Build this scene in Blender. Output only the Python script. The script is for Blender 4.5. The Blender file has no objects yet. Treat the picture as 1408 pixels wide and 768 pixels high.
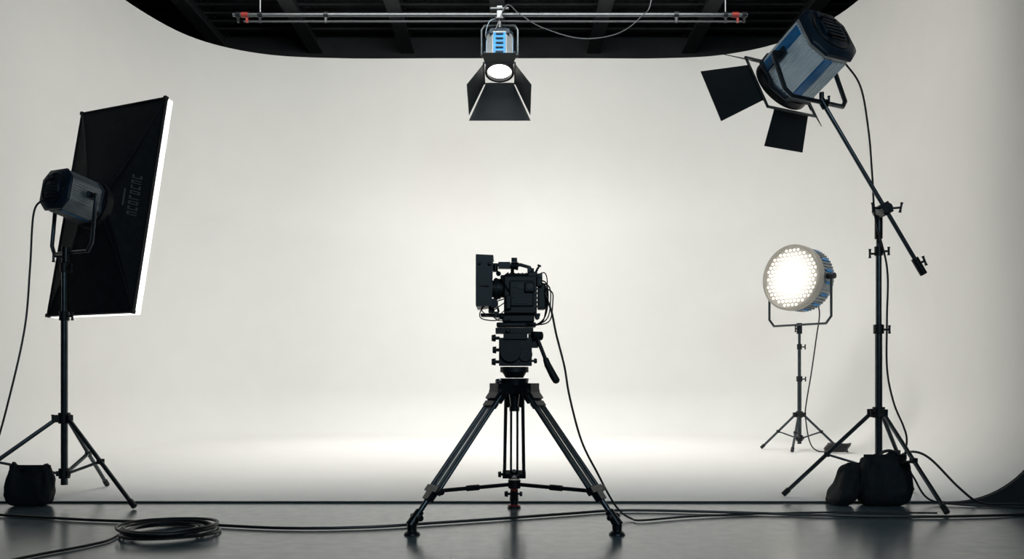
import bpy, math, random
from mathutils import Vector, Matrix, noise
V = Vector
random.seed(4)
scene = bpy.context.scene
scene.view_settings.view_transform = 'Standard'
scene.view_settings.look = 'None'

# ------------------------------------------------------------ materials
def mat(name, col, rough=0.5, metal=0.0, var=0.12, scale=12.0, bump=0.0, emis=None, estr=0.0, spec=0.5):
    m = bpy.data.materials.new(name); m.use_nodes = True
    nt = m.node_tree; b = nt.nodes['Principled BSDF']
    tc = nt.nodes.new('ShaderNodeTexCoord')
    n = nt.nodes.new('ShaderNodeTexNoise'); n.inputs['Scale'].default_value = scale; n.inputs['Detail'].default_value = 5
    nt.links.new(tc.outputs['Object'], n.inputs['Vector'])
    r = nt.nodes.new('ShaderNodeValToRGB')
    c0 = [max(0, c*(1-var)) for c in col]; c1 = [min(1, c*(1+var)) for c in col]
    r.color_ramp.elements[0].position = 0.3; r.color_ramp.elements[1].position = 0.7
    r.color_ramp.elements[0].color = (*c0, 1); r.color_ramp.elements[1].color = (*c1, 1)
    nt.links.new(n.outputs['Fac'], r.inputs['Fac'])
    nt.links.new(r.outputs['Color'], b.inputs['Base Color'])
    b.inputs['Roughness'].default_value = rough; b.inputs['Metallic'].default_value = metal
    b.inputs['Specular IOR Level'].default_value = spec
    if bump:
        bp = nt.nodes.new('ShaderNodeBump'); bp.inputs['Strength'].default_value = bump; bp.inputs['Distance'].default_value = 0.01
        nt.links.new(n.outputs['Fac'], bp.inputs['Height']); nt.links.new(bp.outputs['Normal'], b.inputs['Normal'])
    if emis:
        b.inputs['Emission Color'].default_value = (*emis, 1); b.inputs['Emission Strength'].default_value = estr
    return m

def concrete():
    m = bpy.data.materials.new('polished_concrete'); m.use_nodes = True
    nt = m.node_tree; b = nt.nodes['Principled BSDF']; L = nt.links
    tc = nt.nodes.new('ShaderNodeTexCoord')
    def nz(s, d=6, rough=.6):
        n = nt.nodes.new('ShaderNodeTexNoise'); n.inputs['Scale'].default_value = s; n.inputs['Detail'].default_value = d
        n.inputs['Roughness'].default_value = rough; L.new(tc.outputs['Object'], n.inputs['Vector']); return n
    a = nz(1.3); c = nz(14, 7, .65)
    r = nt.nodes.new('ShaderNodeValToRGB'); r.color_ramp.elements[0].position = .3; r.color_ramp.elements[1].position = .72
    r.color_ramp.elements[0].color = (.070, .100, .115, 1); r.color_ramp.elements[1].color = (.125, .165, .185, 1)
    L.new(a.outputs['Fac'], r.inputs['Fac'])
    r2 = nt.nodes.new('ShaderNodeValToRGB'); r2.color_ramp.elements[0].position = .3; r2.color_ramp.elements[1].position = .65
    r2.color_ramp.elements[0].color = (.72, .72, .72, 1); r2.color_ramp.elements[1].color = (1.08, 1.08, 1.08, 1)
    L.new(c.outputs['Fac'], r2.inputs['Fac'])
    mx = nt.nodes.new('ShaderNodeMix'); mx.data_type = 'RGBA'; mx.blend_type = 'MULTIPLY'; mx.inputs[0].default_value = 1
    L.new(r.outputs['Color'], mx.inputs[6]); L.new(r2.outputs['Color'], mx.inputs[7])
    L.new(mx.outputs[2], b.inputs['Base Color'])
    mr = nt.nodes.new('ShaderNodeMapRange'); mr.inputs['To Min'].default_value = .15; mr.inputs['To Max'].default_value = .27
    L.new(c.outputs['Fac'], mr.inputs['Value']); L.new(mr.outputs['Result'], b.inputs['Roughness'])
    b.inputs['Specular IOR Level'].default_value = .65
    return m

M_CYC = mat('cyclorama_white_paint', (.80, .80, .785), .75, 0, .01, 3, spec=.12)
M_FLOOR = concrete()
M_DARKWALL = mat('black_studio_paint', (.012, .014, .017), .8, 0, .3, 3)
M_CEIL = mat('dark_ceiling', (.02, .022, .025), .7, 0, .3, 4)
M_BEAM = mat('steel_beam_paint', (.06, .065, .07), .5, .3)
M_TRIM = mat('cyc_edge_rubber', (.012, .025, .022), .6)
M_FABRIC = mat('black_fabric', (.006, .008, .011), .75, 0, .3, 25, .2, spec=.2)
M_BLACK = mat('black_plastic', (.007, .009, .011), .5, 0, .3, 30, spec=.35)
M_BLACKM = mat('black_anodised_metal', (.013, .016, .019), .35, .5, .2, 30)
M_STAND = mat('stand_dark_steel', (.060, .073, .082), .3, .8, .2, 20)
M_CHROME = mat('brushed_steel', (.35, .37, .38), .3, 1, .1, 30)
M_TUBE = mat('tripod_alloy_tube', (.045, .052, .057), .3, .7, .2, 30)
M_SILVER = mat('silver_housing', (.82, .86, .87), .4, .05, .06, 18)
M_GREYH = mat('grey_lamp_housing', (.26, .29, .31), .4, .5, .1, 18)
M_BLUE = mat('blue_housing', (.010, .18, .44), .4, .1, .15, 18)
M_NAVY = mat('navy_end_cap', (.012, .026, .042), .4, .2, .2, 18)
M_DOOR = mat('barn_door_black', (.008, .012, .015), .55, .1, .2, 10, spec=.35)
M_CABLE = mat('black_cable_rubber', (.008, .009, .01), .45, 0, .2, 40)
M_BAG = mat('sandbag_cordura', (.007, .010, .013), .75, 0, .3, 40, .35, spec=.3)
M_RED = mat('red_coupling', (.22, .02, .015), .4)
M_PRINT = mat('grey_print', (.05, .058, .064), .7)
M_PIPE = mat('galvanised_pipe', (.12, .13, .14), .4, .8, .1, 20)
M_DIFF = mat('lit_diffuser_cloth', (.85, .85, .85), .7, 0, .02, 5, emis=(1, .99, .97), estr=1.6)
M_LENS = mat('lit_fresnel_lens', (.9, .9, .9), .2, 0, .02, 5, emis=(1, .97, .9), estr=3)
M_CREAM = mat('cream_rim', (.34, .325, .29), .4, .3, .05, 10)
M_DIMLENS = mat('unlit_glass_lens', (.3, .33, .35), .1, 0, .05, 5)

# ------------------------------------------------------------ mesh helpers
def root(name, loc=(0, 0, 0)):
    e = bpy.data.objects.new(name, None); scene.collection.objects.link(e)
    e.empty_display_size = .1; e.location = loc
    return e

def frame(o, z, up=(0, 0, 1)):
    z = V(z).normalized(); x = V(up).cross(z).normalized(); y = z.cross(x)
    m = Matrix((x, y, z)).transposed().to_4x4(); m.translation = V(o); return m

def catmull(pts, n=10):
    P = [V(p) for p in pts]; P = [P[0]*2-P[1]] + P + [P[-1]*2-P[-2]]
    out = []
    for i in range(1, len(P)-2):
        a, b, c, d = P[i-1:i+3]
        for k in range(n):
            t = k/n
            out.append(.5*((2*b)+(c-a)*t+(2*a-5*b+4*c-d)*t*t+(3*b-a-3*c+d)*t**3))
    out.append(P[-2]); return out

class Part:
    def __init__(s, M=None):
        s.v = []; s.f = []; s.M = M if M is not None else Matrix.Identity(4)
    def add(s, vs, fs):
        k = len(s.v); s.v += [s.M @ V(p) for p in vs]; s.f += [tuple(i+k for i in f) for f in fs]; return s
    def box(s, c, d, R=None):
        c = V(c); x, y, z = d[0]/2, d[1]/2, d[2]/2
        vs = [V((i, j, k)) for i in (-x, x) for j in (-y, y) for k in (-z, z)]
        if R is not None: vs = [R @ p for p in vs]
        return s.add([c+p for p in vs], [(0, 1, 3, 2), (4, 6, 7, 5), (0, 4, 5, 1), (2, 3, 7, 6), (0, 2, 6, 4), (1, 5, 7, 3)])
    def span(s, lo, hi):
        return s.box([(a+b)/2 for a, b in zip(lo, hi)], [b-a for a, b in zip(lo, hi)])
    def tube(s, pts, r, n=10):
        P = [V(p) for p in pts]; m = len(P)
        R = r if isinstance(r, (list, tuple)) else [r]*m
        t = (P[1]-P[0]).normalized(); u = t.orthogonal().normalized()
        vs = []; fs = []
        for i in range(m):
            if i == 0: t2 = (P[1]-P[0])
            elif i == m-1: t2 = P[-1]-P[-2]
            else: t2 = (P[i+1]-P[i]).normalized()+(P[i]-P[i-1]).normalized()
            if t2.length < 1e-9: t2 = t
            t2.normalize()
            u = (u-t2*u.dot(t2)).normalized(); w = t2.cross(u)
            for k in range(n):
                a = 2*math.pi*k/n; vs.append(P[i]+(u*math.cos(a)+w*math.sin(a))*R[i])
        for i in range(m-1):
            for k in range(n):
                k2 = (k+1) % n; fs.append((i*n+k, i*n+k2, (i+1)*n+k2, (i+1)*n+k))
        fs.append(tuple(range(n))[::-1]); fs.append(tuple(range((m-1)*n, m*n)))
        return s.add(vs, fs)
    def cyl(s, a, b, r, r2=None, n=24):
        return s.tube([a, b], [r, r if r2 is None else r2], n)
    def slab(s, q, th):
        q = [V(p) for p in q]; nn = (q[1]-q[0]).cross(q[-1]-q[0]).normalized()*th/2; n = len(q)
        vs = [p-nn for p in q]+[p+nn for p in q]
        fs = [tuple(range(n))[::-1], tuple(range(n, 2*n))]+[(i, (i+1) % n, n+(i+1) % n, n+i) for i in range(n)]
        return s.add(vs, fs)
    def ring(s, z0, z1, ro, ri, n=40, sq=0):
        vs = []; fs = []
        for z, r in ((z0, ro), (z1, ro), (z1, ri), (z0, ri)):
            for k in range(n):
                a = 2*math.pi*k/n; vs.append((r*math.cos(a), r*math.sin(a), z))
        for j in range(4):
            for k in range(n):
                k2 = (k+1) % n; fs.append((j*n+k, j*n+k2, ((j+1) % 4)*n+k2, ((j+1) % 4)*n+k))
        return s.add(vs, fs)
    def knob(s, c, d, r=.018, l=.03):
        c = V(c); d = V(d).normalized()
        s.cyl(c, c+d*l*.5, r*.45, n=10); s.cyl(c+d*l*.5, c+d*l, r, r*.85, n=12); return s
    def thandle(s, c, d, t, l=.05, w=.07):
        c = V(c); d = V(d).normalized(); t = V(t).normalized()
        s.cyl(c, c+d*l, .007, n=8)
        s.tube([c+d*l-t*w/2, c+d*l-t*w*.3, c+d*l+t*w*.3, c+d*l+t*w/2], [.010, .007, .007, .010], 8); return s
    def done(s, name, m, par, bevel=0, angle=35):
        me = bpy.data.meshes.new(name); me.from_pydata([tuple(p) for p in s.v], [], s.f); me.update()
        import bmesh
        bm = bmesh.new(); bm.from_mesh(me); bmesh.ops.recalc_face_normals(bm, faces=bm.faces); bm.to_mesh(me); bm.free()
        for p in me.polygons: p.use_smooth = True
        me.set_sharp_from_angle(angle=math.radians(angle))
        me.materials.append(m)
        o = bpy.data.objects.new(name, me); scene.collection.objects.link(o)
        if bevel:
            b = o.modifiers.new('bevel', 'BEVEL'); b.width = bevel; b.segments = 2; b.limit_method = 'ANGLE'; b.angle_limit = math.radians(30)
        if par is not None:
            o.parent = par; o.matrix_parent_inverse = Matrix.Translation(-par.location)
        return o

# ------------------------------------------------------------ room shell
Part().span((-6.5, -4, -.1), (6.5, 13.2, 0)).done('floor', M_FLOOR, None)
Part().span((-6.5, -4, 6), (6.5, 13.2, 6.1)).done('ceiling', M_CEIL, None)
Part().span((-6.5, 13.1, 0), (6.5, 13.2, 6)).done('wall_back', M_DARKWALL, None)
Part().span((-6.5, -4, 0), (-6.4, 13.1, 6)).done('wall_left', M_DARKWALL, None)
Part().span((6.4, -4, 0), (6.5, 13.1, 6)).done('wall_right', M_DARKWALL, None)
Part().span((-6.4, -4, 0), (6.4, -3.9, 6)).done('wall_front', M_DARKWALL, None)
rb = root('ceiling_beams', (0, 10, 6))
p = Part()
for x in (-4.4, -3.0, -1.6, -.2, 1.25, 2.7, 4.1):
    p.span((x-.09, -3.8, 5.97), (x+.09, 13.1, 6.0)); p.span((x-.012, -3.8, 5.74), (x+.012, 13.1, 5.98)); p.span((x-.1, -3.8, 5.72), (x+.1, 13.1, 5.745))
p.done('beams', M_BEAM, rb)
p = Part()
for i in range(60):
    y = -3.5+i*.275
    p.span((-6.3, y, 5.94), (6.3, y+.09, 6.0))
p.done('corrugated_deck_ribs', M_CEIL, rb)

# ------------------------------------------------------------ cyclorama
ctrl = [(-4.5, 5.1), (-4.5, 6.2), (-4.5, 7.6), (-4.48, 9), (-4.35, 10.0), (-4.0, 10.85), (-3.3, 11.35), (-2.3, 11.5), (-1, 11.5), (0, 11.5), (1, 11.5), (2.0, 11.5),
        (2.8, 11.38), (3.45, 10.95), (3.85, 10.2), (3.98, 9.3), (3.92, 8.2), (3.68, 6.8), (3.22, 5.1)]
path = catmull([(a, b, 0) for a, b in ctrl], 8)
N = len(path); R = .6; Z0 = .008; TOP = 5.05; K = 20
nrm = []
for i in range(N):
    t = (path[min(N-1, i+1)]-path[max(0, i-1)]).normalized(); nrm.append(V((t.y, -t.x, 0)))
nrm[0] = V((1, 0, 0)); nrm[-1] = V((-1, 0, 0))
vs = []; fs = []
zs = [(R+.04, Z0)]+[(R*(1-math.sin(math.pi/2*k/K)), Z0+R*(1-math.cos(math.pi/2*k/K))) for k in range(K+1)]
zs += [(0, z) for z in (1.2, 2, 3, 4, TOP)]
C = len(zs)
for i in range(N):
    for off, z in zs: vs.append(path[i]+nrm[i]*off+V((0, 0, z)))
for i in range(N-1):
    for k in range(C-1): fs.append((i*C+k, (i+1)*C+k, (i+1)*C+k+1, i*C+k+1))
nf = len(fs)
fs.append(tuple(i*C for i in range(N))[::-1])
rc = root('cyclorama', (0, 8, 0))
me = bpy.data.meshes.new('cove_wall_and_floor'); me.from_pydata([tuple(v) for v in vs], [], fs); me.update()
for i, q in enumerate(me.polygons): q.use_smooth = i < nf
me.materials.append(M_CYC); o = bpy.data.objects.new('cove_wall_and_floor', me); scene.collection.objects.link(o)
o.parent = rc; o.matrix_parent_inverse = Matrix.Translation(-rc.location)
inner = [vs[i*C] for i in range(N)]
for side, i, xo in (('former_1', 0, -4.56), ('former_2', N-1, 3.28)):
    prof = [(path[i]+nrm[i]*off+V((0, .0, z-.004))) for off, z in zs]
    prof += [V((xo, 5.1, TOP)), V((xo, 5.1, 0)), V((inner[i].x, 5.1, 0))]
    Part().slab([q+V((0, -.012, 0)) for q in prof], .02).done(side, M_DARKWALL, rc)
Part().span((inner[0].x, 5.08, 0.0005), (inner[-1].x, 5.10, .010)).done('edge_lip', M_TRIM, rc)

# ------------------------------------------------------------ fixture builder
def fixture(rt, M, r, z0, z1, lit, doors, house=None, blue=(0, 1, 2, 3), off=.2, bw=.42):
    house = house or M_SILVER
    HA = math.radians(29)
    angs = [math.pi/2*k+s*HA for k in range(4) for s in (-1, 1)]
    p = Part(M); n = 8; KR = 1.09
    oct_ = lambda rr, z: [(rr*math.cos(a)*KR, rr*math.sin(a)*KR, z) for a in angs]
    def pr(p, ra, za, rb_, zb):
        return p.add(oct_(ra, za)+oct_(rb_, zb), [tuple(range(n))[::-1], tuple(range(n, 2*n))]+[(k, (k+1) % n, n+(k+1) % n, n+k) for k in range(n)])
    def apo(a, rr):
        a = (a+math.pi/4) % (math.pi/2)-math.pi/4
        if abs(a) <= HA: return rr*KR*math.cos(HA)/math.cos(a)
        return rr*KR*math.cos(math.pi/4-HA)/math.cos(abs(a)-math.pi/4)
    L = z1-z0
    pr(p, r*.94, z0+L*.06, r*.94, z1-L*.12)
    for q in range(4):
        Rm = Matrix.Rotation(math.pi/2*q, 3, 'Z'); w = r*KR*math.sin(HA)
        for k in range(9):
            p.box(Rm @ V((r*.94*KR*math.cos(HA)+.012*r, -w+w*2*(k+.5)/9, (z0+z1)/2)), (r*.05, w*.09, L*.76), Rm)
        Rm = Matrix.Rotation(math.pi/2*q+math.pi/4, 3, 'Z'); w = r*KR*math.sin(math.pi/4-HA)
        for k in range(4):
            p.box(Rm @ V((apo(math.pi/4, r*.94)+.012*r, -w+w*2*(k+.5)/4, (z0+z1)/2)), (r*.05, w*.16, L*.76), Rm)
    p.done('finned_housing', house, rt, .0008)
    p = Part(M)
    for k in blue:
        Rm = Matrix.Rotation(math.pi/2*k, 3, 'Z')
        p.box(Rm @ V((r*KR*math.cos(HA)*.98, r*off, (z0+z1)/2)), (r*.05, r*bw, L*.74), Rm)
    p.done('blue_side_panels', M_BLUE, rt, .002)
    p = Part(M)
    pr(p, r*1.0, z0+L*.0, r*1.02, z0+L*.06); pr(p, r*.84, z0-L*.05, r*1.0, z0+L*.0)
    pr(p, r*1.02, z1-L*.13, r*1.02, z1-L*.05)
    p.box((0, 0, z0-L*.07), (r*.9, r*.5, L*.05)); p.box((r*.3, r*.55, z0-L*.07), (r*.3, r*.25, L*.05))
    for k in (-1, 1): p.box((k*r*1.06, 0, 0), (r*.12, r*.3, r*.5))
    p.done('end_caps', M_NAVY, rt, .005)
    p = Part(M).ring(z1-L*.06, z1+L*.07, r*1.02, r*.86)
    p.ring(z0-L*.065, z0-L*.045, r*.74, r*.66)
    for k in range(7): p.box((0, -r*.45+k*r*.15, z0-L*.10), (r*.7, r*.05, L*.02))
    for k in (-1, 1):
        p.cyl((k*r*1.1, 0, 0), (k*r*1.32, 0, 0), r*.12, n=16)
    p.done('front_ring_and_pivots', M_BLACKM, rt, .001)
    p = Part(M)
    vs_ = [(0, 0, z1+L*.045)]; fs_ = []; q = 6; m = 36
    for j in range(1, q+1):
        rr = r*.88*j/q
        for k in range(m):
            a = 2*math.pi*k/m; vs_.append((rr*math.cos(a), rr*math.sin(a), z1+L*.045-(j/q)**2*r*.18))
    for k in range(m): fs_.append((0, 1+k, 1+(k+1) % m))
    for j in range(q-1):
        for k in range(m): fs_.append((1+j*m+k, 1+(j+1)*m+k, 1+(j+1)*m+(k+1) % m, 1+j*m+(k+1) % m))
    p.add(vs_, fs_); p.done('lens', M_LENS if lit else M_DIMLENS, rt)
    if doors:
        p = Part(M); a = r*1.08; zz = z1+L*.08
        fr = .012
        for sx in (-1, 1):
            p.box((sx*a, 0, zz), (fr, 2*a+fr, .012)); p.box((0, sx*a, zz), (2*a+fr, fr, .012))
        p.done('barn_door_frame', M_STAND, rt, .001)
        p = Part(M); h = Part(M)
        for u, s, ln, wb, wt in doors:
            u = V(u); t = V((0, 0, 1)).cross(u); s = math.radians(s)
            d = V((0, 0, 1))*math.cos(s)+u*math.sin(s); b = u*a+V((0, 0, zz+.006))
            p.slab([b-t*wb/2, b+t*wb/2, b+t*(wb/2+(wt-wb)*.15)+d*ln*.3, b+t*wt/2+d*ln, b-t*wt/2+d*ln, b-t*(wb/2+(wt-wb)*.15)+d*ln*.3], .004)
            h.cyl(b-t*wb/2, b+t*wb/2, .008, n=8)
        p.done('barn_door_leaves', M_DOOR, rt); h.done('barn_door_hinges', M_BLACKM, rt)

def stand(rt, bx, by, feet, hub, secs, collar=.17):
    p = Part()
    for z0, z1, r in secs: p.cyl((bx, by, z0), (bx, by, z1), r, n=16)
    for fx, fy, fz in feet:
        f = V((fx, fy, fz+.014)); d = (V((fx, fy, 0))-V((bx, by, 0))).normalized()
        a = V((bx, by, hub))+d*.04; t = V((-d.y, d.x, 0))
        p.tube([a, f], .0125, 10)
        mid = a.lerp(f, .5)
        p.tube([V((bx, by, collar))+d*.03+t*.008, mid+t*.008], .007, 8); p.tube([V((bx, by, collar))+d*.03-t*.008, mid-t*.008], .007, 8)
    p.done('column_and_legs', M_STAND, rt)
    p = Part()
    p.cyl((bx, by, hub-.03), (bx, by, hub+.035), secs[0][2]*1.7, n=16); p.cyl((bx, by, collar-.03), (bx, by, collar+.03), secs[0][2]*1.6, n=16)
    for fx, fy, fz in feet:
        f = V((fx, fy, fz)); d = (V((fx, fy, 0))-V((bx, by, 0))).normalized(); a = V((bx, by, hub))+d*.04
        Rz = Matrix.Rotation(math.atan2(d.y, d.x), 3, 'Z')
        p.box(a, (.05, .03, .045), Rz); p.box(V((bx, by, collar))+d*.03, (.03, .025, .03), Rz)
        e = (f+V((0, 0, .014))-a).normalized(); p.tube([f+V((0, 0, .015))-e*.05, f+V((0, 0, .015))], .017, 10)
        p.box(a.lerp(f+V((0, 0, .014)), .5), (.03, .034, .03), Rz)
    for i in range(len(secs)-1):
        z = secs[i][1]; rr = secs[i][2]
        p.cyl((bx, by, z-.04), (bx, by, z+.015), rr*1.45, n=16); p.thandle((bx+rr, by, z-.015), (.9, -.4, 0), (0, 0, 1), .04, .05)
    p.thandle((bx-.02, by, hub+.0), (-.8, -.6, 0), (0, 0, 1), .045, .05)
    p.done('collars_and_feet', M_BLACK, rt, .002)

def ywoke(name, rt, a, b1, b2, c, r=.012):
    pts = [V(a), V(a).lerp(V(b1), .85), V(b1).lerp(V(b2), .08), V(b1).lerp(V(b2), .92), V(c).lerp(V(b2), .85), V(c)]
    Part().tube(pts, r, 10).done(name, M_STAND, rt)

# ------------------------------------------------------------ softbox light (left)
rt = root('softbox_light', (-2.70, 5.15, 0))
az, ti = math.radians(25), math.radians(10.5)
n = V((math.sin(az)*math.cos(ti), math.cos(az)*math.cos(ti), -math.sin(ti)))
P0 = V((-2.63, 5.15, 1.83)); M = frame(P0, n)
stand(rt, -2.70, 5.15, [(-2.14, 4.84, 0), (-2.74, 5.78, .008), (-3.27, 4.80, 0)], .50,
      [(.10, 1.13, .020), (1.13, 1.42, .016), (1.42, 1.52, .013)])
fixture(rt, M, .13, -.14, .11, True, None, M_GREYH, (0, 3), -.25, .2)
hw, hh, zf = .385, .705, .33
OX, OY = .148, .075
Ms = M @ Matrix.Translation((OX, OY, 0))
p = Part(Ms)
ring = [(-.13, -.07), (-.07, -.13), (.07, -.13), (.13, -.07), (.13, .07), (.07, .13), (-.07, .13), (-.13, .07)]
ring = [(x-OX, y-OY) for x, y in ring]
outer = [(-hw, -hh), (-hw, -hh), (hw, -hh), (hw, -hh), (hw, hh), (hw, hh), (-hw, hh), (-hw, hh)]
lev = 6; vs = []; fs = []
for j in range(lev+1):
    t = j/lev
    for k in range(8):
        x = ring[k][0]*(1-t)+outer[k][0]*t; y = ring[k][1]*(1-t)+outer[k][1]*t
        z = .13+(zf-.13)*(t**.8)
        vs.append((x, y, z))
for j in range(lev):
    for k in range(8):
        k2 = (k+1) % 8; fs.append((j*8+k, j*8+k2, (j+1)*8+k2, (j+1)*8+k))
p.add(vs, fs)
p.done('softbox_shell', M_FABRIC, rt, 0, 20)
p = Part(Ms)
for sx in (-1, 1):
    p.box((sx*(hw+.002), 0, zf+.003), (.008, 2*hh+.01, .02)); p.box((0, sx*(hh+.002), zf+.003), (2*hw+.01, .008, .02))
    for sy in (-1, 1):
        pts = []
        for t in (0, .33, .66, 1):
            pts.append(((sx*.10-OX)*(1-t)+sx*hw*t, (sy*.10-OY)*(1-t)+sy*hh*t, .127+(zf-.13)*t**.8))
        p.tube(pts, .006, 6)
        p.box((sx*hw, sy*hh, zf), (.022, .022, .025))
p.M = M
p.ring(.10, .145, .15, .10)
p.done('softbox_frame_and_ring', M_BLACK, rt)
Part(Ms).box((0, 0, zf+.036), (2*hw+.01, 2*hh+.01, .042)).done('front_diffuser', M_DIFF, rt, .006)
# printed label on the rear panel: a column of generic letter-like marks
p = Part(Ms); x0 = .13+OX
def zsurf(x):
    t = min(1, max(0, (x-x0)/(hw-x0))); return .13+(zf-.13)*t**.8
def mark(xa, xb, ya, yb):
    p.slab([(-xa, ya, zsurf(xa)-.004), (-xb, ya, zsurf(xb)-.004), (-xb, yb, zsurf(xb)-.004), (-xa, yb, zsurf(xa)-.004)], .001)
for i in range(8):
    y = .13-i*.034
    mark(.322, .352, y, y+.006)
    if i % 2: mark(.322, .352, y+.016, y+.022)
    mark(.322, .328, y, y+.022)
    if i % 3 != 1: mark(.346, .352, y, y+.022)
mark(.306, .311, -.06, .05)
p.done('printed_label', M_PRINT, rt)
ywoke('yoke', rt, M @ V((.175, 0, 0)), V(M @ V((.175, 0, 0)))-V((0.03, 0, .33)), V(M @ V((-.175, 0, 0)))-V((0.03, 0, .33)), M @ V((-.175, 0, 0)))
Part().cyl((-2.69, 5.15, 1.44), (-2.69, 5.15, 1.53), .024, n=16).thandle((-2.70, 5.13, 1.47), (-.7, -.7, 0), (0, 0, 1)).done('yoke_spigot', M_BLACKM, rt)
Part().tube(catmull([(-2.74, 5.02, 1.80), (-2.81, 5.02, 1.72), (-2.85, 5.05, 1.4), (-2.88, 5.05, 1.05), (-2.95, 5.02, .65), (-3.04, 5.0, .3), (-3.12, 4.9, .05), (-3.3, 4.75, .008), (-3.7, 4.7, .008)], 8), .006, 8).done('lamp_cable', M_CABLE, rt)

# ------------------------------------------------------------ sandbags
def bag(rt, name, c, d, rot=0, seed=0, lean=0):
    c = V(c); p = Part(); nu, nv = 64, 40; vs = []; fs = []
    se = lambda v, e: math.copysign(abs(v)**e, v)
    Rm = Matrix.Rotation(rot, 3, 'Z')
    for j in range(nv+1):
        ph = -math.pi/2+math.pi*j/nv
        for i in range(nu):
            th = 2*math.pi*i/nu
            x = se(math.cos(ph), .22)*se(math.cos(th), .42); y = se(math.cos(ph), .55)*se(math.sin(th), .55); z = se(math.sin(ph), .5)
            tp = max(0, (z+.5)/1.5)
            y *= 1-.7*tp**1.3; x *= 1-.10*tp**2+.05*math.sin(z*3+seed)-.05*(1 if z < -.8 else 0)
            q = V((x*d[0]/2, y*d[1]/2, z*d[2]/2))
            fold = noise.noise(V((q.x*30+seed*3, q.y*20, q.z*9+q.x*8)))*.024*(.4+tp)
            w = fold+noise.noise(q*30+V((seed, 5, 0)))*.008
            q += V((x*.4, y+(.3 if y > 0 else -.3), 0)).normalized()*w*(1 if z > -.9 else .2)
            q.z += (noise.noise(V((q.x*14, seed, 3)))*.05+.02*abs(x)**2)*max(0, z)
            q.x += lean*z*d[2]/2
            q.z = max(q.z, -d[2]/2)
            vs.append(c+V((0, 0, d[2]/2))+Rm @ q)
    for j in range(nv):
        for i in range(nu):
            i2 = (i+1) % nu; fs.append((j*nu+i, j*nu+i2, (j+1)*nu+i2, (j+1)*nu+i))
    p.add(vs, fs).done(name, M_BAG, rt, 0, 80)
def handle(rt, c, w, h, name='handle'):
    c = V(c)
    Part().tube(catmull([c+V((-w/2, 0, 0)), c+V((-w/2, 0, h*.7)), c+V((0, 0, h)), c+V((w/2, 0, h*.7)), c+V((w/2, 0, 0))], 6), .009, 6).done(name, M_BLACK, rt)
rt = root('sandbag', (-2.82, 4.98, 0))
bag(rt, 'bag_body', (-2.81, 4.98, .0), (.265, .13, .23), .05, 1)
Part().box((-2.81, 4.98, .222), (.24, .012, .03)).done('sewn_flange', M_BAG, rt, .003)
rt = root('sandbag', (2.1, 5.0, 0))
bag(rt, 'bag_body_1', (2.175, 5.0, 0.0), (.31, .18, .29), 0.02, 2, .05)
bag(rt, 'bag_body_2', (1.97, 5.03, 0.0), (.13, .2, .24), .1, 5, .4)
Part().box((2.185, 5.0, .282), (.25, .014, .03)).done('sewn_flange', M_BAG, rt, .003)
handle(rt, (2.20, 4.985, .27), .09, .05, 'handle_1')

# ------------------------------------------------------------ hanging fresnel light
PX, PZ = 7.8, 4.06
rt = root('lighting_pipe', (-.1, 7.8, 4.06))
p = Part(); p.cyl((-2.55, 7.8, PZ), (2.15, 7.8, PZ), .017); p.cyl((-2.45, 7.8, PZ-.06), (2.1, 7.8, PZ-.06), .008, n=8)
for x in (-2.3, 1.95): p.cyl((x, 7.8, PZ), (x, 7.8, 5.94), .008, n=8)
p.done('pipes', M_PIPE, rt)
p = Part()
for x in (-2.5, -2.3, -1.7, 1.5, 1.95, 2.12): p.cyl((x-.02, 7.8, PZ), (x+.02, 7.8, PZ), .026); p.box((x, 7.8, PZ-.035), (.02, .02, .07))
p.done('pipe_clamps', M_BLACKM, rt)
p = Part()
for x in (-2.44, 2.04): p.cyl((x-.03, 7.8, PZ), (x+.03, 7.8, PZ), .024); p.box((x+.02, 7.8, PZ-.05), (.02, .02, .04))
p.done('red_couplings', M_RED, rt)

rt = root('hanging_spotlight', (-.113, 7.8, 3.7))
H = V((-.113, 7.80, 3.69)); th = math.radians(20)
M = frame(H, (0, -math.sin(th), -math.cos(th)), (0, -1, 0))
fixture(rt, M, .13, -.2, .17, True, [((0, -1, 0), 24, .33, .26, .57), ((1, 0, 0), 26, .32, .26, .42), ((-1, 0, 0), 26, .32, .26, .42), ((0, 1, 0), 95, .12, .26, .30)], M_GREYH, (0, 1, 2, 3), 0, .85)
a = M @ V((.165, 0, 0)); c = M @ V((-.165, 0, 0))
ywoke('yoke', rt, a, a+V((0, 0, .27)), c+V((0, 0, .27)), c, .011)
p = Part(); p.cyl((-.113, 7.8, 3.94), (-.113, 7.8, 4.02), .018); p.box((-.113, 7.8, 4.07), (.05, .075, .12)); p.cyl((-.2, 7.76, 4.10), (-.03, 7.76, 4.10), .012)
p.thandle((-.113, 7.77, 4.0), (0, -1, 0), (1, 0, 0))
p.done('pipe_hook_clamp', M_PIPE, rt, .003)
p = Part(M)
for i in range(5): p.box((0, .136, -.13+i*.05), (.07, .006, .012))
p.box((-.075, .12, -.16), (.03, .03, .05)); p.box((.075, .12, -.16), (.03, .03, .05))
p.done('vent_slots', M_NAVY, rt, .001)
Part().tube(catmull([(-.15, 7.74, 3.9), (-.05, 7.74, 4.12), (.07, 7.76, 4.05), (.27, 7.76, 3.93), (.62, 7.76, 3.83), (.95, 7.76, 3.87), (1.17, 7.78, 4.03), (1.28, 7.8, 4.25), (1.3, 7.8, 5.2), (1.3, 7.8, 5.94)], 8), .0045, 8).done('lamp_cable', M_PIPE, rt)
Part().tube(catmull([(-.11, 7.74, 4.0), (-.2, 7.74, 3.98), (-.24, 7.76, 3.86), (-.2, 7.8, 3.78)], 6), .004, 6).done('safety_wire', M_CHROME, rt)

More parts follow.
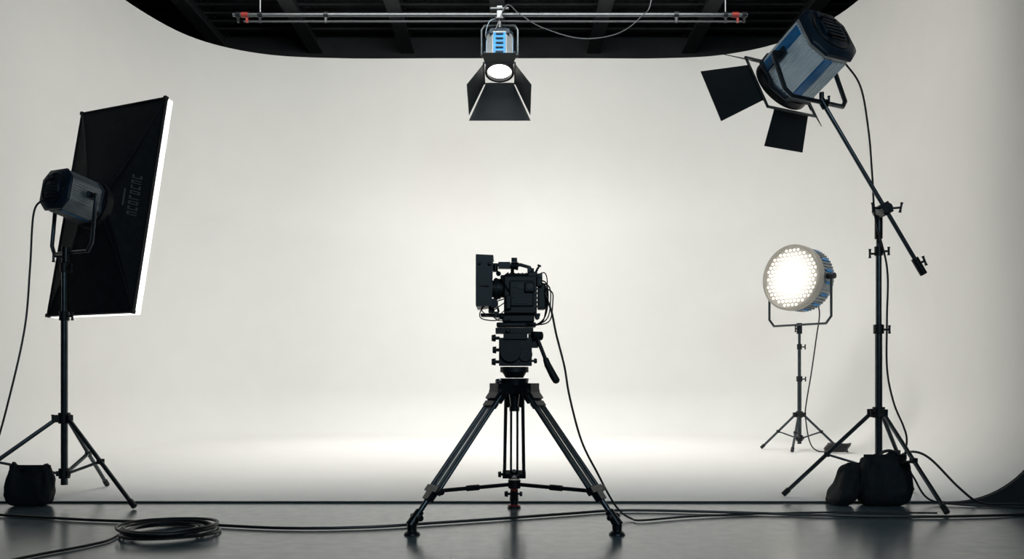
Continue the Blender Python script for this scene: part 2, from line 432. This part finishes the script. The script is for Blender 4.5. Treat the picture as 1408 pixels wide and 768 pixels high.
# ------------------------------------------------------------ boom light (right)
rt = root('boom_light_stand', (2.207, 5.12, 0)); bx, by = 2.207, 5.14
stand(rt, bx, by, [(1.676, 5.28, .008), (2.35, 4.61, 0), (2.59, 5.53, .008)], .535,
      [(.10, 1.05, .021), (1.05, 1.52, .017), (1.52, 1.72, .014)], .2)
tip = V((1.835, 5.06, 2.385)); tail = V((2.43, 5.06, 1.375)); bd = (tip-tail).normalized()
Part().cyl(tail, tip, .0125, n=14).done('boom_pole', M_STAND, rt)
cl = V((2.212, 5.06, 1.745))
p = Part(); p.box(cl+V((0, .03, 0)), (.06, .10, .07), Matrix.Rotation(math.radians(-30), 3, 'Y')); p.cyl(cl-V((0, .035, 0)), cl+V((0, .11, 0)), .032, n=20)
p.thandle(cl+V((-.02, 0, -.0)), (-1, -.2, .1), (0, .2, 1), .06, .06); p.thandle(cl+V((.03, -.02, .0)), (1, -.2, .05), (.2, 0, 1), .05, .06)
p.thandle((bx-.015, by, 1.49), (-1, -.3, 0), (0, 0, 1), .045, .055)
p.cyl((bx, by, 1.58), (bx, by, 1.72), .023)
p.cyl(tail-bd*.02, tail+bd*.09, .022, n=14); p.thandle(tail+bd*.05, (1, 0, .5), (-.4, 0, 1), .045, .06)
p.cyl(tip-bd*.05, tip+bd*.015, .021, n=14); p.cyl(tip, tip+V((0, 0, .05)), .014); p.thandle(tip, (1, -.3, 0), (0, 0, 1), .04, .05)
p.done('boom_clamps', M_BLACKM, rt, .002)
d = V((-.42, .78, -.46)).normalized(); Cc = V((1.745, 5.10, 2.635)); M = frame(Cc, d)
fixture(rt, M, .185, -.21, .18, False, [((1, 0, 0), 54, .28, .28, .40), ((0, -1, 0), 46, .22, .28, .32), ((-1, 0, 0), 62, .18, .28, .34), ((0, 1, 0), 52, .24, .28, .36)], None, (0, 1, 2, 3), .25, .36)
a = M @ V((.25, 0, 0)); c = M @ V((-.25, 0, 0)); dn = V((.06, -.06, -.26))
ywoke('yoke', rt, a, a+dn, c+dn, c, .014)
Part().tube(catmull([(1.94, 5.0, 2.60), (2.04, 5.0, 2.45), (2.10, 5.03, 2.2), (2.13, 5.05, 1.95), (2.17, 5.1, 1.7), (2.24, 5.1, 1.4), (2.235, 5.09, 1.1), (2.24, 5.10, .8), (2.27, 5.08, .6), (2.31, 5.04, .46), (2.33, 5.04, .38), (2.34, 5.08, .25), (2.40, 5.1, .15), (2.46, 5.04, .03), (2.6, 4.95, .01), (2.85, 4.85, .01), (2.95, 4.7, .01), (2.7, 4.6, .01)], 8), .006, 8).done('lamp_cable', M_CABLE, rt)

# ------------------------------------------------------------ round LED light
rt = root('round_studio_light', (2.95, 8.78, 0)); sx, sy = 2.955, 8.78
stand(rt, sx, sy, [(sx-.38, sy+.05, .008), (sx+.147-.34, sy-.36, .008), (sx+.39, sy-.05, .008)], .37,
      [(.07, .75, .021), (.75, 1.08, .017), (1.08, 1.27, .014)], .13)
nn = V((-.80, -.60, .06)).normalized(); F = V((2.83, 8.66, 1.765)); M = frame(F, nn)
r = .325
p = Part(M)
for z0, z1, ra, rb_ in ((-.27, -.04, r*.96, r*.96), (-.33, -.27, r*.80, r*.96)): p.cyl((0, 0, z0), (0, 0, z1), ra, rb_, n=48)
for k in range(56):
    a = 2*math.pi*k/56; Rm = Matrix.Rotation(a, 3, 'Z'); p.box(Rm @ V((r*.97, 0, -.16)), (.02, .008, .2), Rm)
p.done('ribbed_drum', M_GREYH, rt, 0)
p = Part(M)
for k in range(16):
    if k in (3, 4, 8, 9): continue
    a = 2*math.pi*(k+.5)/16; Rm = Matrix.Rotation(a, 3, 'Z'); p.box(Rm @ V((r*.985, 0, -.18)), (.012, .03, .10), Rm)
p.done('blue_side_panels', M_BLUE, rt, .002)
Part(M).ring(-.07, .015, r*1.03, r*.94, 56).done('front_rim', M_CREAM, rt, .004)
def led(name, lo, hi, rad):
    m = bpy.data.materials.new(name); m.use_nodes = True; nt = m.node_tree; b = nt.nodes['Principled BSDF']
    g = nt.nodes.new('ShaderNodeTexCoord'); vd = nt.nodes.new('ShaderNodeVectorMath'); vd.operation = 'DISTANCE'
    vd.inputs[1].default_value = tuple(F); nt.links.new(g.outputs['Object'], vd.inputs[0])
    mr = nt.nodes.new('ShaderNodeMapRange'); mr.interpolation_type = 'SMOOTHSTEP'
    mr.inputs['From Min'].default_value = rad*.1; mr.inputs['From Max'].default_value = rad; mr.inputs['To Min'].default_value = hi; mr.inputs['To Max'].default_value = lo
    nt.links.new(vd.outputs['Value'], mr.inputs['Value']); nt.links.new(mr.outputs['Result'], b.inputs['Emission Strength'])
    b.inputs['Emission Color'].default_value = (1, .93, .83, 1); b.inputs['Base Color'].default_value = (.33, .31, .27, 1); b.inputs['Roughness'].default_value = .4
    return m
Part(M).cyl((0, 0, -.03), (0, 0, -.005), r*.95, n=48).done('led_backplate', led('led_reflector', .12, .95, r), rt)
p = Part(M); s = .046
for j in range(-9, 10):
    for i in range(-9, 10):
        x = (i+.5*(j % 2))*s; y = j*s*.866
        if math.hypot(x, y) < r*.90:
            p.cyl((x, y, -.006), (x, y, .006), .015, .009, n=8)
p.done('led_lenses', led('led_emitter', 1.0, 14, r), rt)
a = M @ V((r*1.12, 0, -.14)); c = M @ V((-r*1.12, 0, -.14)); zb = 1.29
ywoke('yoke', rt, a, V((a.x, a.y, zb)), V((c.x, c.y, zb)), c, .013)
p = Part()
for q in (a, c): p.cyl(q-(a-c).normalized()*.04, q+(a-c).normalized()*.04, .03)
p.cyl((sx, sy, 1.2), (sx, sy, 1.31), .028); p.thandle((sx, sy, 1.25), (-1, -.4, 0), (0, 0, 1))
p.done('pivots_and_spigot', M_BLACKM, rt, .002)
Part().tube(catmull([(3.13, 8.78, 1.55), (3.14, 8.72, 1.4), (3.10, 8.70, 1.15), (3.05, 8.70, .8), (3.0, 8.70, .5), (2.99, 8.70, .35), (3.0, 8.6, .1), (3.05, 8.5, .018), (3.2, 8.5, .018)], 8), .007, 8).done('lamp_cable', M_CABLE, rt)

# ------------------------------------------------------------ tripod
tx, ty = .012, 4.335
rt = root('camera_tripod', (tx, ty, 0)); O = V((tx, ty, 0))
T = Matrix.Translation(O)
tub = Part(T); blk = Part(T); red = Part(T); low = Part(T)
for ang in (210, 330, 90):
    e = V((math.cos(math.radians(ang)), math.sin(math.radians(ang)), 0)); t = V((-e.y, e.x, 0))
    A = e*.095+V((0, 0, .665)); B = e*.562+V((0, 0, .055)); L = B-A; ld = L.normalized(); nn_ = ld.cross(t)
    Rm = Matrix((t, nn_, ld)).transposed()
    for k in (-.054, .054): tub.cyl(A+t*k*.8, A+L*.76+t*k, .0095, n=14)
    for k in (-.018, .018): tub.cyl(A+L*.05+t*k*.9, A+L*.79+t*k, .0065, n=12)
    blk.box(A+L*.02, (.10, .05, .06), Rm); blk.box(A+L*.09, (.095, .032, .03), Rm)
    blk.box(A+L*.755, (.13, .034, .035), Rm); blk.box(A+L*.80, (.06, .035, .05), Rm)
    blk.knob(A+L*.755+t*.055, t, .018, .035)
    low.cyl(A+L*.72, A+L*.97, .0135, n=14)
    blk.cyl(B-ld*.07, B+ld*.015, .021, .026); blk.knob(B-ld*.035+t*.015, t, .018, .04); blk.knob(B-ld*.035-t*.015, -t, .015, .032)
    blk.tube([e*.562+V((0, 0, z)) for z in (.062, .045, .02, .010, .0)], [.018, .024, .022, .036, .040], 18)
    sp = A+L*.765; hub = V((0, 0, .205))
    blk.cyl(hub+e*.02, sp-e*.02-V((0, 0, .0)), .010, n=12); blk.cyl(hub.lerp(sp, .45), hub.lerp(sp, .6), .015, n=12)
    blk.cyl(sp-t*.03-e*.02, sp+t*.03-e*.02, .014, n=12)
    blk.box(e*.07+V((0, 0, .69)), (.10, .09, .055), Matrix.Rotation(math.radians(ang), 3, 'Z'))
    blk.cyl(A-t*.062+V((0, 0, .01)), A+t*.062+V((0, 0, .01)), .02, n=14)
    if ang == 90:
        red.cyl(e*.562+V((0, 0, .012)), e*.562+V((0, 0, .02)), .038, .032); red.cyl(B-ld*.085, B-ld*.075, .023)
blk.cyl((0, 0, .185), (0, 0, .228), .032, n=20); blk.cyl((0, 0, .705), (0, 0, .742), .068, .074, n=32); blk.cyl((0, 0, .60), (0, 0, .68), .020, .03); blk.cyl((0, 0, .575), (0, 0, .60), .026)
blk.knob((-.06, -.02, .725), (-1, -.3, 0), .016, .035)
tub.done('upper_leg_tubes', M_TUBE, rt); low.done('lower_leg_tubes', M_STAND, rt); blk.done('spider_locks_spreader_feet', M_BLACKM, rt, .0025); red.done('red_foot_rings', M_RED, rt)

# fluid head
hd = Part(T)
hd.cyl((0, 0, .744), (0, 0, .772), .045, .062, n=28); hd.cyl((0, 0, .772), (0, 0, .80), .072, n=32)
hd.box((.005, 0, .875), (.165, .125, .14)); hd.box((.005, 0, .952), (.12, .15, .03))
hd.cyl((-.02, -.085, .875), (-.02, .085, .875), .052, n=28); hd.cyl((.055, -.075, .86), (.055, .075, .86), .035, n=24)
for z, l in ((.945, .04), (.885, .035), (.825, .04)): hd.knob((-.075, -.02, z), (-1, -.1, 0), .019, l)
hd.knob((.085, -.03, .955), (1, -.1, .1), .02, .05); hd.knob((.085, 0, .83), (1, -.1, 0), .014, .03)
hd.box((.0, 0, .982), (.19, .09, .028)); hd.knob((-.03, -.045, .982), (0, -1, 0), .012, .025); hd.box((.095, -.03, .93), (.05, .03, .07))
hd.done('fluid_head', M_BLACK, rt, .005)
hd = Part(T)
hd.tube([(.11, -.045, .955), (.135, -.06, .89), (.165, -.085, .81)], .010, 12)
hd.tube([(.155, -.08, .84), (.165, -.086, .81), (.195, -.11, .75), (.208, -.12, .728), (.212, -.123, .72)], [.014, .017, .019, .018, .010], 14)
hd.cyl((.09, -.06, .955), (.135, -.035, .955), .022)
hd.done('pan_handle', M_BLACK, rt)

# ------------------------------------------------------------ cinema camera
rt = root('cinema_camera', (tx, ty, 1.0))
b = Part(T)
b.box((.01, 0, 1.012), (.20, .10, .022)); b.box((.02, 0, 1.042), (.16, .11, .036))
b.box((.03, 0, 1.16), (.165, .135, .19)); b.box((.035, -.072, 1.165), (.12, .012, .13)); b.box((.02, .07, 1.15), (.11, .012, .11))
b.box((.138, 0, 1.155), (.04, .09, .13)); b.box((.160, 0, 1.15), (.015, .075, .10))
b.box((.03, 0, 1.262), (.15, .10, .014)); b.box((-.045, 0, 1.245), (.05, .11, .03)); b.box((.09, -.03, 1.262), (.05, .06, .03))
b.box((.075, -.085, 1.195), (.05, .022, .05)); b.box((-.03, -.085, 1.12), (.03, .02, .07)); b.box((.125, -.05, 1.225), (.03, .03, .05))
b.done('body', M_BLACK, rt, .006)
b = Part(T)
for z in (1.20, 1.175, 1.15): b.cyl((.0, -.079, z), (.0, -.083, z), .006, n=12)
b.box((.035, -.08, 1.20), (.04, .004, .025)); b.box((.035, -.08, 1.12), (.06, .004, .012))
for i in range(5): b.box((.11, -.069, 1.10+i*.022), (.02, .006, .01))
for x in (-.02, .0, .02, .04, .06): b.cyl((x, -.03, 1.269), (x, -.03, 1.273), .004, n=8)
b.cyl((.075, -.096, 1.195), (.075, -.102, 1.195), .014, n=16)
b.done('buttons_and_vents', M_BLACKM, rt)
b = Part(T)
for y in (-.035, .035): b.cyl((-.17, y, 1.062), (.13, y, 1.062), .0075, n=12)
b.box((-.09, 0, 1.062), (.025, .1, .03)); b.box((-.115, -.045, 1.10), (.03, .03, .06)); b.cyl((-.105, -.05, 1.115), (-.105, -.09, 1.115), .024, n=20)
for x in (-.01, .075): b.box((x, 0, 1.288), (.018, .02, .045))
b.tube([(-.03, 0, 1.31), (.03, 0, 1.318), (.075, 0, 1.305), (.09, 0, 1.285)], .009, 12)
b.box((.0, 0, 1.322), (.03, .03, .03)); b.cyl((.0, 0, 1.33), (.0, 0, 1.352), .010); b.cyl((-.015, 0, 1.345), (.014, 0, 1.345), .009)
b.cyl((-.005, .02, 1.30), (-.005, -.09, 1.30), .007, n=10)
b.box((-.05, -.09, 1.302), (.06, .04, .032)); b.cyl((-.02, -.09, 1.302), (.02, -.09, 1.298), .015, .020, n=20); b.cyl((-.095, -.05, 1.31), (-.095, -.05, 1.275), .013)
b.cyl((-.11, -.02, 1.315), (-.05, -.02, 1.315), .008)
b.box((.085, .03, 1.292), (.03, .04, .02))
# rear bracket, articulating arm and small knobs
b.cyl((.105, -.03, 1.27), (.12, -.03, 1.30), .006, n=10); b.knob((.12, -.03, 1.295), (.4, -.2, 1), .011, .02)
b.knob((-.075, -.05, 1.262), (-.3, -1, .2), .013, .025); b.knob((.11, -.05, 1.045), (.2, -1, 0), .012, .03); b.knob((-.06, -.05, 1.045), (-.2, -1, 0), .012, .03)
b.tube([(-.08, .03, 1.08), (-.095, .03, 1.14), (-.10, .05, 1.22)], .006, 8)
b.box((.125, .02, 1.262), (.035, .03, .025))
b.done('handle_viewfinder_and_rods', M_BLACKM, rt, .002)
b = Part(T)
b.cyl((-.05, 0, 1.195), (-.075, 0, 1.195), .045, n=32); b.cyl((-.07, 0, 1.195), (-.105, 0, 1.195), .052, n=36)
for i in range(30):
    a = 2*math.pi*i/30; b.box((-.092, .053*math.cos(a), 1.195+.053*math.sin(a)), (.014, .005, .005), Matrix.Rotation(-a, 3, 'X'))
b.cyl((-.104, 0, 1.195), (-.122, 0, 1.195), .044, n=32)
b.done('lens', M_BLACK, rt, .001)
b = Part(T)
b.box((-.124, 0, 1.19), (.010, .20, .15))
x0, x1 = -.19, -.128
for sgn in (-1, 1):
    b.slab([(x1, sgn*.09, 1.105), (x1, sgn*.09, 1.285), (x0, sgn*.125, 1.345), (x0, sgn*.125, 1.105)], .005)
b.slab([(x1, -.09, 1.285), (x1, .09, 1.285), (x0, .125, 1.35), (x0, -.125, 1.35)], .005)
b.slab([(x1, -.09, 1.105), (x1, .09, 1.105), (x0, .125, 1.10), (x0, -.125, 1.10)], .005)
b.slab([(-.105, -.11, 1.35), (-.105, .11, 1.35), (-.19, .125, 1.352), (-.19, -.125, 1.352)], .004)
b.slab([(-.105, -.11, 1.35), (-.19, -.125, 1.352), (-.19, -.125, 1.1), (-.112, -.11, 1.1)], .004)
b.knob((-.12, -.115, 1.31), (0, -1, 0), .010, .018); b.knob((-.17, -.125, 1.31), (0, -1, 0), .008, .014); b.box((-.15, -.125, 1.20), (.05, .006, .008))
b.done('matte_box', M_BLACK, rt)
b = Part(T)
for i, (q, y) in enumerate([(.165, -.05), (.178, -.03), (.160, 0.01), (.19, -.02)]):
    b.tube(catmull([(.12, y, 1.235-i*.01), (q-.005, y-.02, 1.215-i*.012), (q+.003, y-.03, 1.13), (q-.012, y-.02, 1.05-i*.006), (.11, y, 1.012), (.06, y-.02, 1.02)], 7), .0036, 6)
b.tube(catmull([(-.04, -.05, 1.09), (-.09, -.07, 1.05), (-.14, -.07, 1.06), (-.165, -.05, 1.09), (-.13, -.05, 1.12), (-.09, -.05, 1.10)], 7), .003, 6)
b.tube(catmull([(-.05, -.06, 1.12), (-.11, -.08, 1.07), (-.08, -.08, 1.03), (-.02, -.07, 1.035)], 7), .003, 6)
b.tube(catmull([(-.05, -.06, 1.14), (-.15, -.08, 1.10), (-.17, -.08, 1.045), (-.10, -.07, 1.03), (-.05, -.06, 1.05)], 7), .003, 6)
b.tube(catmull([(-.03, -.07, 1.27), (-.06, -.085, 1.24), (-.04, -.085, 1.2), (-.02, -.075, 1.17)], 7), .003, 6)
b.tube(catmull([(.10, -.05, 1.25), (.15, -.06, 1.27), (.165, -.06, 1.22), (.15, -.05, 1.18)], 7), .003, 6)
b.tube(catmull([(.16, -.03, 1.18), (.155, -.05, 1.16), (.185, -.06, 1.08), (.21, -.06, .96), (.25, -.07, .80), (.275, -.08, .65), (.335, -.07, .43), (.42, -.05, .26), (.50, .08, .12), (.56, .17, .04), (.61, .12, .011), (.66, .07, .010), (.90, .18, .010), (1.20, .26, .010), (1.7, .33, .010), (2.3, .31, .010)], 8), .0055, 8)
b.done('cables', M_CABLE, rt)

# ------------------------------------------------------------ floor cables
rt = root('power_cable', (0, 4.3, 0))
z = .010
Part().tube(catmull([(-3.9, 4.62, z), (-3.15, 4.6, z), (-2.75, 4.58, z), (-2.2, 4.42, z), (-1.72, 4.33, z), (-1.15, 4.18, z), (-.73, 4.2, z), (-.38, 4.33, z), (-.015, 4.48, z), (.3, 4.62, z), (.63, 4.74, z), (1.18, 4.67, z), (1.66, 4.57, z), (2.15, 4.52, z), (2.69, 4.58, z), (3.0, 4.68, z), (3.1, 4.85, z), (2.95, 4.98, z), (2.75, 5.0, .012), (2.62, 5.0, .10), (2.5, 5.1, .26), (2.42, 5.15, .3), (2.33, 5.14, .27), (2.27, 5.13, .2)], 8), .0075, 8).done('cable', M_CABLE, rt)
rt = root('cable_coil', (-1.63, 4.06, 0))
pts = [(-2.12, 3.15, .008), (-2.0, 3.5, .008), (-1.89, 3.7, .008), (-1.83, 3.85, .008), (-1.84, 3.98, .009)]
turns = 8; m = turns*22
for i in range(m):
    a = math.pi*1.05-2*math.pi*i/22; k = i/m
    rr = .185+.04*math.sin(i*.045+1)+.014*math.sin(i*.31)
    pts.append((-1.63+rr*math.cos(a)+.01*math.sin(i*.07), 4.06+rr*.98*math.sin(a), .010+.04*k+.004*math.sin(i*.5)))
Part().tube(catmull(pts, 3), .0065, 7).done('coil', M_CABLE, rt)
rt = root('cable_coil', (3.2, 8.45, 0))
pts = [(3.22+(.10+.02*math.sin(i*.3))*math.cos(i*.35), 8.45+.12*math.sin(i*.35), .02+.0009*i) for i in range(90)]
Part().tube(pts, .010, 6).done('coil', M_CABLE, rt)

# ------------------------------------------------------------ lights
def area(name, loc, tgt, sx_, sy_, power, col=(1, 1, 1), spread=180):
    l = bpy.data.lights.new(name, 'AREA'); l.shape = 'RECTANGLE'; l.size = sx_; l.size_y = sy_; l.energy = power; l.color = col
    l.spread = math.radians(spread)
    o = bpy.data.objects.new(name, l); scene.collection.objects.link(o); o.location = loc
    o.rotation_euler = (V(tgt)-V(loc)).to_track_quat('-Z', 'Y').to_euler(); return o
area('cyc_wash_light', (-.2, 5.8, 5.3), (-.2, 11.5, 1.5), 4.6, 1.0, 160, (1, .965, .90), 140)
area('cyc_top_light', (0, 9.3, 5.6), (0, 9.4, 0), 4.2, .8, 72, (1, .975, .93), 95)
area('added_front_fill', (1.8, -2.8, 3.8), (.6, 5, 1.6), 3.0, 1.5, 75, (.62, .84, 1), 120)  # unseen cool fill added behind the camera to keep fixture fronts visible
w = bpy.data.worlds.new('studio_world'); scene.world = w; w.use_nodes = True
w.node_tree.nodes['Background'].inputs[0].default_value = (.5, .65, .8, 1); w.node_tree.nodes['Background'].inputs[1].default_value = .05

# ------------------------------------------------------------ camera
cd = bpy.data.cameras.new('photo_camera'); cd.lens = 30.02; cd.sensor_width = 36; cd.sensor_fit = 'HORIZONTAL'; cd.shift_y = .0966
co = bpy.data.objects.new('photo_camera', cd); scene.collection.objects.link(co)
co.location = (0, 0, .741); co.rotation_euler = (math.pi/2, 0, 0); scene.camera = co
